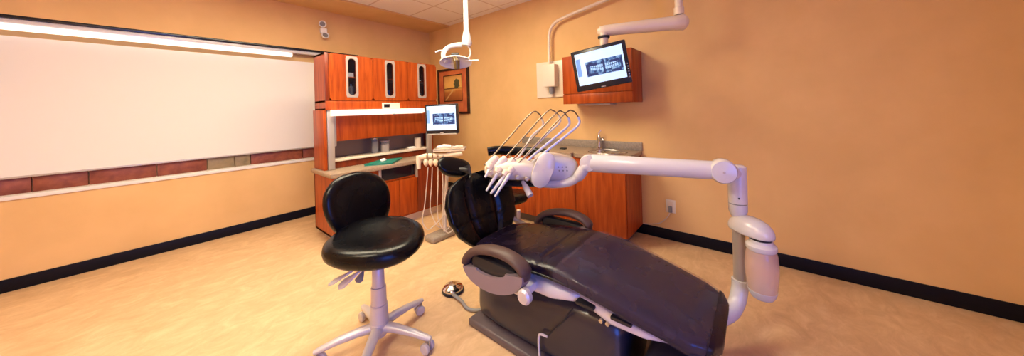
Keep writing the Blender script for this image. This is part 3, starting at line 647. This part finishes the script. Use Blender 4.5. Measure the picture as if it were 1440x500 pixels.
# head body on a horizontal axis
HA = Vector((-.629, .777, 0)); HB = Vector((.777, .629, 0))
def head(px0, px1, pyc, w, tabh, name, m, e=3.5):
    c0 = P(px1, pyc, w); L = (px1-px0)/415*w; rings = []
    for f, hd, hz, oz in tabh:
        rings.append([c0+HA*L*f+HB*a+Vector((0, 0, bq+oz)) for a, bq in sup(hd, hz, e, 32)])
    return MB().rings(rings).build(name, m, du, ang=60)
hd_ = head(752, 811, 233, 2.22, [(0, .03, .02, -.01), (.02, .08, .05, -.01), (.10, .11, .072, -.005), (.35, .125, .09, 0), (.6, .13, .098, .005), (.85, .13, .098, .005), (1, .11, .08, 0)], 'control_head', 'white')
for i in range(3):
    for j in range(2):
        p_ = P(785+i*5.5+j*1.2, 234.5+j*5, 2.10)
        MB().lathe(p_, [(.005, -.008), (.0055, .012), (0, .013)], 12, ax=(-.777, -.629, .1)).build('button', 'grey', hd_)
# touch pad: tilted white oval
pc_ = P(764, 239, 2.03); nx = (CAMP-pc_).normalized(); nx = (nx+Vector((0, 0, -.1))).normalized(); ru = RT*1.0; lu = (P(774, 214, 2.03)-P(755, 264, 2.03)).normalized(); ru = lu.cross(nx).normalized(); nx = ru.cross(lu) if ru.cross(lu).dot(CAMP-pc_) > 0 else lu.cross(ru)
rings = []
for s_, d in ((.9, -.012), (1, -.006), (1, .004), (.94, .010), (.3, .013)):
    rings.append([pc_+ru*p_*s_+lu*q_*s_+nx*d for p_, q_ in sup(.068, .125, 2.5, 36)])
tp_ = MB().rings(rings).build('touch_pad', 'white', du, ang=50)
MB().lathe(pc_+nx*.012, [(.012, 0), (.012, .003), (0, .004)], 20, ax=nx).build('round_key', 'silver', tp_)
MB().tube([P(757, 248, 2.06), P(752, 254, 2.14)], [.03, .035], 12).build('pad_bracket', 'white', tp_)
# instrument block
head(682, 757, 236, 2.16, [(0, .09, .04, -.02), (.05, .11, .062, -.01), (.3, .12, .07, .0), (.6, .115, .068, .0), (.85, .10, .056, 0), (.97, .07, .04, -.0), (1, .03, .02, 0)], 'instrument_block', 'plate')
MB().tube([P(688, 256, 2.16), P(752, 258, 2.16)], [(.07, .018), (.07, .018)], 12).build('under_plate', 'dark', du)
MB().tube([P(735, 255, 2.12), P(740, 264, 2.08), P(746, 275, 2.04)], [.014, .022, .024], 16).build('grab_handle', 'white', du)
for i, (px, py) in enumerate(((692, 228), (704, 229), (716, 231), (728, 234), (740, 236))):
    p_ = P(px, py, 2.10); MB().lathe(p_, [(.0, -.05), (.026, -.045), (.030, 0), (.027, .045), (.018, .055), (0, .058)], 18, ax=(P(px+9, py-9, 2.12)-p_)).build('hose_socket', 'plate' if i % 2 else 'cream', du)
    MB().lathe(p_+Vector((0, 0, -.055))-HB*.075, [(.012, 0), (.015, .02), (.012, .03)], 12, ax=-HB).build('valve_knob', 'frame', du)
# whips with handpieces
wh = [  # rod base, rod top, loop right, back-down, handpiece top, handpiece tip, w
    ((681, 232), (747, 159), (758, 160), (762, 167), (690, 235), (682, 249), 2.12),
    ((697, 236), (768, 158), (778, 155.5), (786, 162), (702, 240), (684, 268), 2.10),
    ((706, 240), (781, 160), (791, 157), (799, 165), (712, 244), (690, 272), 2.08),
    ((713, 246), (794, 160), (806, 156), (813, 164), (720, 240), (696, 276), 2.06)]
for i, (a, t_, l_, d_, h0, h1, w) in enumerate(wh):
    wt2 = w+.06
    back = [P(d_[0]+1, d_[1]+10, w+.10), P(d_[0]-14, d_[1]+24, w+.10), P(735+i*7, 213+i*3, w+.06), P(722+i*7, 229+i*2, w+.03)]
    MB().tube(cr([P(a[0], a[1], w), P((a[0]+t_[0])/2, (a[1]+t_[1])/2, w+.03), P(*t_, wt2), P(*l_, wt2+.02), P(*d_, wt2+.04)]), .0048, 10).build('whip_rod', 'bronze', du)
    MB().tube(cr([P(*d_, wt2+.04)]+back), .0075 if i < 2 else .0095, 10).build('hose', 'hose' if i < 2 else 'silver', du)
    hp = MB().tube([P(*h0, w-.06), P((h0[0]*2+h1[0])/3, (h0[1]*2+h1[1])/3, w-.08), P((h0[0]+h1[0]*2)/3, (h0[1]+h1[1]*2)/3, w-.09), P(*h1, w-.10)], [.011, .013, .010, .007], 12).build('handpiece', 'white', du)
    MB().lathe(P(h0[0]-2, h0[1], w-.06), [(.012, -.02), (.022, -.01), (.024, .02), (.014, .03)], 16, ax=(P(*h0, w)-P(*h1, w-.04))).build('holder', 'cream', du)
# water bottle
c0b = P(1071, 372, 1.56); bz = c0b.z
wb = thing('water_bottle', 'frosted clear water bottle clipped to the white delivery pole', 'bottle', (c0b.x, c0b.y, .25))
prof = [(.0, .305), (.046, .306), (.056, .32), (.064, .35), (.072, .43), (.073, .48), (.068, .535), (.060, .56), (.058, .575)]
MB().lathe((c0b.x, c0b.y, 0), prof, 32).build('vessel', 'bottle', wb, ang=60)
MB().lathe((c0b.x, c0b.y, 0), [(0, .304), (.047, .304), (.057, .32), (.0645, .347), (0, .347)], 32).build('bottle_base', 'white', wb, ang=50)
MB().lathe((c0b.x, c0b.y, 0), [(.04, .604), (.045, .606), (.045, .618), (.04, .62)], 24).build('neck_gap_shade', 'dark', wb)  # dark ring added to stand in for the shaded gap at the neck
MB().lathe((c0b.x, c0b.y, 0), [(.0, .555), (.063, .555), (.067, .562), (.067, .58), (.060, .588), (.052, .594), (.05, .608), (0, .608)], 32).build('collar', 'white', wb)
# bottle cap bracket: smooth oval dome
cc_ = (c0b+Vector((PX, PY, 0)))/2; dd = Vector((c0b.x-PX, c0b.y-PY, 0)); dd.normalize(); pp = Vector((-dd.y, dd.x, 0))
mid = Vector((PX, PY, 0)).lerp(Vector((c0b.x, c0b.y, 0)), .55); hl = (Vector((PX, PY))-Vector((c0b.x, c0b.y))).length/2+.055
rings = []
for s_, z in ((.80, .618), (.97, .622), (1, .632), (.98, .650), (.90, .670), (.74, .688), (.5, .702), (.2, .708)):
    rings.append([mid+dd*p_*s_+pp*q_*s_+Vector((0, 0, z)) for p_, q_ in sup(hl, .066, 2.3, 36)])
MB().rings(rings).build('bracket_dome', 'white', du, ang=60)
# ================================================================== ASSISTANT STOOL behind the chair (black pad shows)
s2 = thing('assistant_stool', 'black assistant stool with curved arm pad half hidden behind the patient chair', 'stool', (-1.05, -2.72, 0))
sx, sy = -1.02, -2.72
pts = cr([P(686, 213, 2.78), P(700, 211, 2.80), P(725, 212, 2.82), P(750, 213, 2.78), P(770, 216, 2.68)])
MB().tube(pts, [(.03, .042)]*len(pts), 16).build('arm_pad', 'leather', s2, ang=60)
MB().tube([P(718, 216, 2.84), P(716, 255, 2.84), (sx-.1, sy+.12, .47), (sx, sy, .43)], .014, 10).build('arm_post', 'cream', s2)
MB().lathe((sx, sy, .45), [(.0, -.02), (.13, -.02), (.175, 0), (.19, .03), (.175, .06), (.12, .07), (0, .066)], 36).build('seat', 'leather', s2, ang=60)
MB().lathe((sx, sy, 0), [(.03, .10), (.03, .25), (.022, .26), (.022, .43)], 20).build('post', 'cream', s2)
for k in range(5):
    a = math.radians(20+72*k); e = (sx+.26*math.cos(a), sy+.26*math.sin(a))
    g = MB().tube([(sx, sy, .11), (sx+.13*math.cos(a), sy+.13*math.sin(a), .105), (*e, .075)], [(.02, .018), (.018, .014), (.014, .010)], 10).build('leg', 'cream', s2)
    MB().lathe((e[0]-.012*math.sin(a), e[1]+.012*math.cos(a), .03), [(.0, 0), (.03, .0), (.03, .022), (0, .022)], 18, ax=(math.sin(a), -math.cos(a), 0)).build('caster', 'dark', g)
    MB().tube([(*e, .03), (*e, .08)], .007, 8).build('caster_stem', 'grey', g)
# coiled supply hoses behind the chair
# ================================================================== OPERATOR STOOL
OX, OY = -2.395, -2.905
so = thing('operator_stool', 'black round-backed operator stool on a silver five-star base', 'stool', (OX, OY, 0))
MB().lathe((OX, OY, 0), [(.0, .055), (.028, .055), (.042, .07), (.052, .10), (.052, .14), (.048, .145)], 28).build('hub', 'silver', so)
pst = MB(); pst.lathe((OX, OY, 0), [(.050, .10), (.046, .24), (.041, .243), (.040, .34), (.034, .343), (.032, .46), (.030, .463), (.030, .56)], 28); pst.build('gas_post', 'silver', so)
for k, deg in enumerate((-62, 10, 82, 154, 226)):
    a = math.radians(deg); d = Vector((math.cos(a), math.sin(a), 0)); o = Vector((OX, OY, 0)); R_ = .305
    g = MB().tube([o+d*.01+Vector((0, 0, .112)), o+d*.10+Vector((0, 0, .112)), o+d*.2+Vector((0, 0, .10)), o+d*(R_-.02)+Vector((0, 0, .082)), o+d*(R_+.012)+Vector((0, 0, .076))], [(.034, .026), (.028, .022), (.024, .018), (.021, .014), (.014, .010)], 14).build('leg', 'silver', so, ang=60)
    e = o+d*R_; sd = Vector((-d.y, d.x, 0)); rot = random.uniform(-.6, .6); sd = Matrix.Rotation(rot, 3, 'Z') @ sd; fd = Vector((-sd.y, sd.x, 0))
    cs = MB(); ctr_ = e+fd*.012+Vector((0, 0, .029))
    for s_ in (-1, 1): cs.lathe(ctr_+sd*s_*.009, [(0, 0), (.024, 0), (.029, .004), (.029, .018), (.022, .023), (0, .023)], 20, ax=sd*s_)
    cst = cs.build('caster', 'silver', g)
    MB().tube([e+Vector((0, 0, .035)), e+Vector((0, 0, .08))], .008, 8).build('caster_stem', 'steel', g)
# seat
sc_ = Vector((OX-.013, OY-.013, .605)); tn = Vector((-.06, -.10, 1)).normalized()
sx_ = RT.copy(); sx_ = (sx_-tn*sx_.dot(tn)).normalized(); sy_ = tn.cross(sx_)
rings = []
for s_, z in ((.30, -.050), (.72, -.050), (.90, -.042), (.985, -.020), (1.0, .0), (.975, .022), (.90, .038), (.75, .044), (.5, .040), (.25, .036), (.06, .035)):
    rings.append([sc_+sx_*p_*s_+sy_*q_*s_+tn*(z+.012*(q_/.2)**2*s_*s_*(1 if z > 0 else 0)) for p_, q_ in sup(.262, .225, 2.25, 48)])
MB().rings(rings).build('seat', 'leather', so, ang=80)
MB().box((OX-.09, OY-.07, .535), (OX+.09, OY+.07, .557), .008, 2).build('seat_plate', 'dark', so)
# backrest
bc_ = P(505, 288, 1.88)
bn = (P(540, 330, 1.5)-bc_); bn = Vector((.18, -.95, .15)).normalized(); bx = Vector((1, .15, 0)); bx = (bx-bn*bx.dot(bn)).normalized(); by = bn.cross(bx)
if by.z < 0: by = -by
rings = []
for s_, z in ((.25, -.032), (.75, -.032), (.93, -.022), (1, -.004), (.985, .014), (.92, .028), (.78, .034), (.5, .032), (.2, .030)):
    rr_2 = []
    for p_, q_ in sup(.215, .212, 2.15, 44):
        sk_ = 1+.10*(q_/.2)
        rr_2.append(bc_+bx*(p_*s_*sk_-q_*s_*.10)+by*q_*s_+bn*(z+.25*(p_*s_)**2*1.2))
    rings.append(rr_2)
MB().rings(rings).build('backrest', 'leather', so, ang=80)
MB().tube(cr([sc_+Vector((0, 0, -.06)), sc_+Vector((-.02, .16, -.06)), sc_+Vector((-.03, .25, .0)), bc_-bn*.05-by*.05, bc_-bn*.03]), [(.02, .008)]*33, 12).build('back_bar', 'dark', so)
# levers
for (p0, p1, rad) in (((498, 379), (462, 400), .022), ((507, 380), (476, 404), .028), ((511, 380), (503, 397), .026)):
    a, c, = P(*p0, 1.60), P(*p1, 1.56)
    mm = a.lerp(c, .45)
    MB().tube([Vector((OX-.04, OY, .54)), a, mm, a.lerp(c, .8), c], [(.005, .005), (.005, .005), (rad*.7, .006), (rad, .006), (rad*.5, .004)], 12).build('lever', 'silver' if p1[0] != 503 else 'grey', so)
# ================================================================== FOOT CONTROL
fx, fyy = -1.82, -2.84
fc = thing('foot_control', 'round silver foot control on the floor with curved grey hose', 'foot control', (fx, fyy, 0))
MB().lathe((fx, fyy, 0), [(0, 0), (.075, 0), (.08, .008), (.078, .018), (.06, .024)], 32).build('pedal_base', 'dark', fc)
MB().lathe((fx, fyy, 0), [(.074, .022), (.074, .03), (.06, .045), (.035, .052), (.03, .058), (0, .062)], 32).build('pedal_disc', 'chrome', fc)
MB().tube(cr([(fx-.045, fyy-.055, .02), (-1.875, -3.00, .018), (-1.895, -3.08, .012), (-1.87, -3.15, .012), (-1.80, -3.20, .02), (-1.75, -3.21, .03)]), .011, 10).build('hose', 'grey', fc)
# ================================================================== CAMERA, WORLD
cam = bpy.data.cameras.new('camera'); co = bpy.data.objects.new('camera', cam); C.objects.link(co)
cam.sensor_width = 36; cam.lens = F/1440*36; cam.shift_x = -8/1440; cam.shift_y = -98/1440; cam.clip_start = .02
# basis: looks along FW, rolled
upc = Vector((0, 0, 1)); Rm = Matrix((RT, upc, -FW)).transposed()
co.matrix_world = Matrix.Translation(CAMP) @ (Rm @ Matrix.Rotation(-ROLL, 3, 'Z')).to_4x4()
S.camera = co
# shift is applied in rolled frame; principal point compensation is negligible
w = bpy.data.worlds.new('world'); S.world = w; w.use_nodes = True
w.node_tree.nodes['Background'].inputs[0].default_value = (.8, .85, 1, 1); w.node_tree.nodes['Background'].inputs[1].default_value = .3
vs = S.view_settings; vs.view_transform = 'Standard'; vs.look = 'None'; vs.gamma = 1; vs.use_curve_mapping = False; vs.exposure = .55
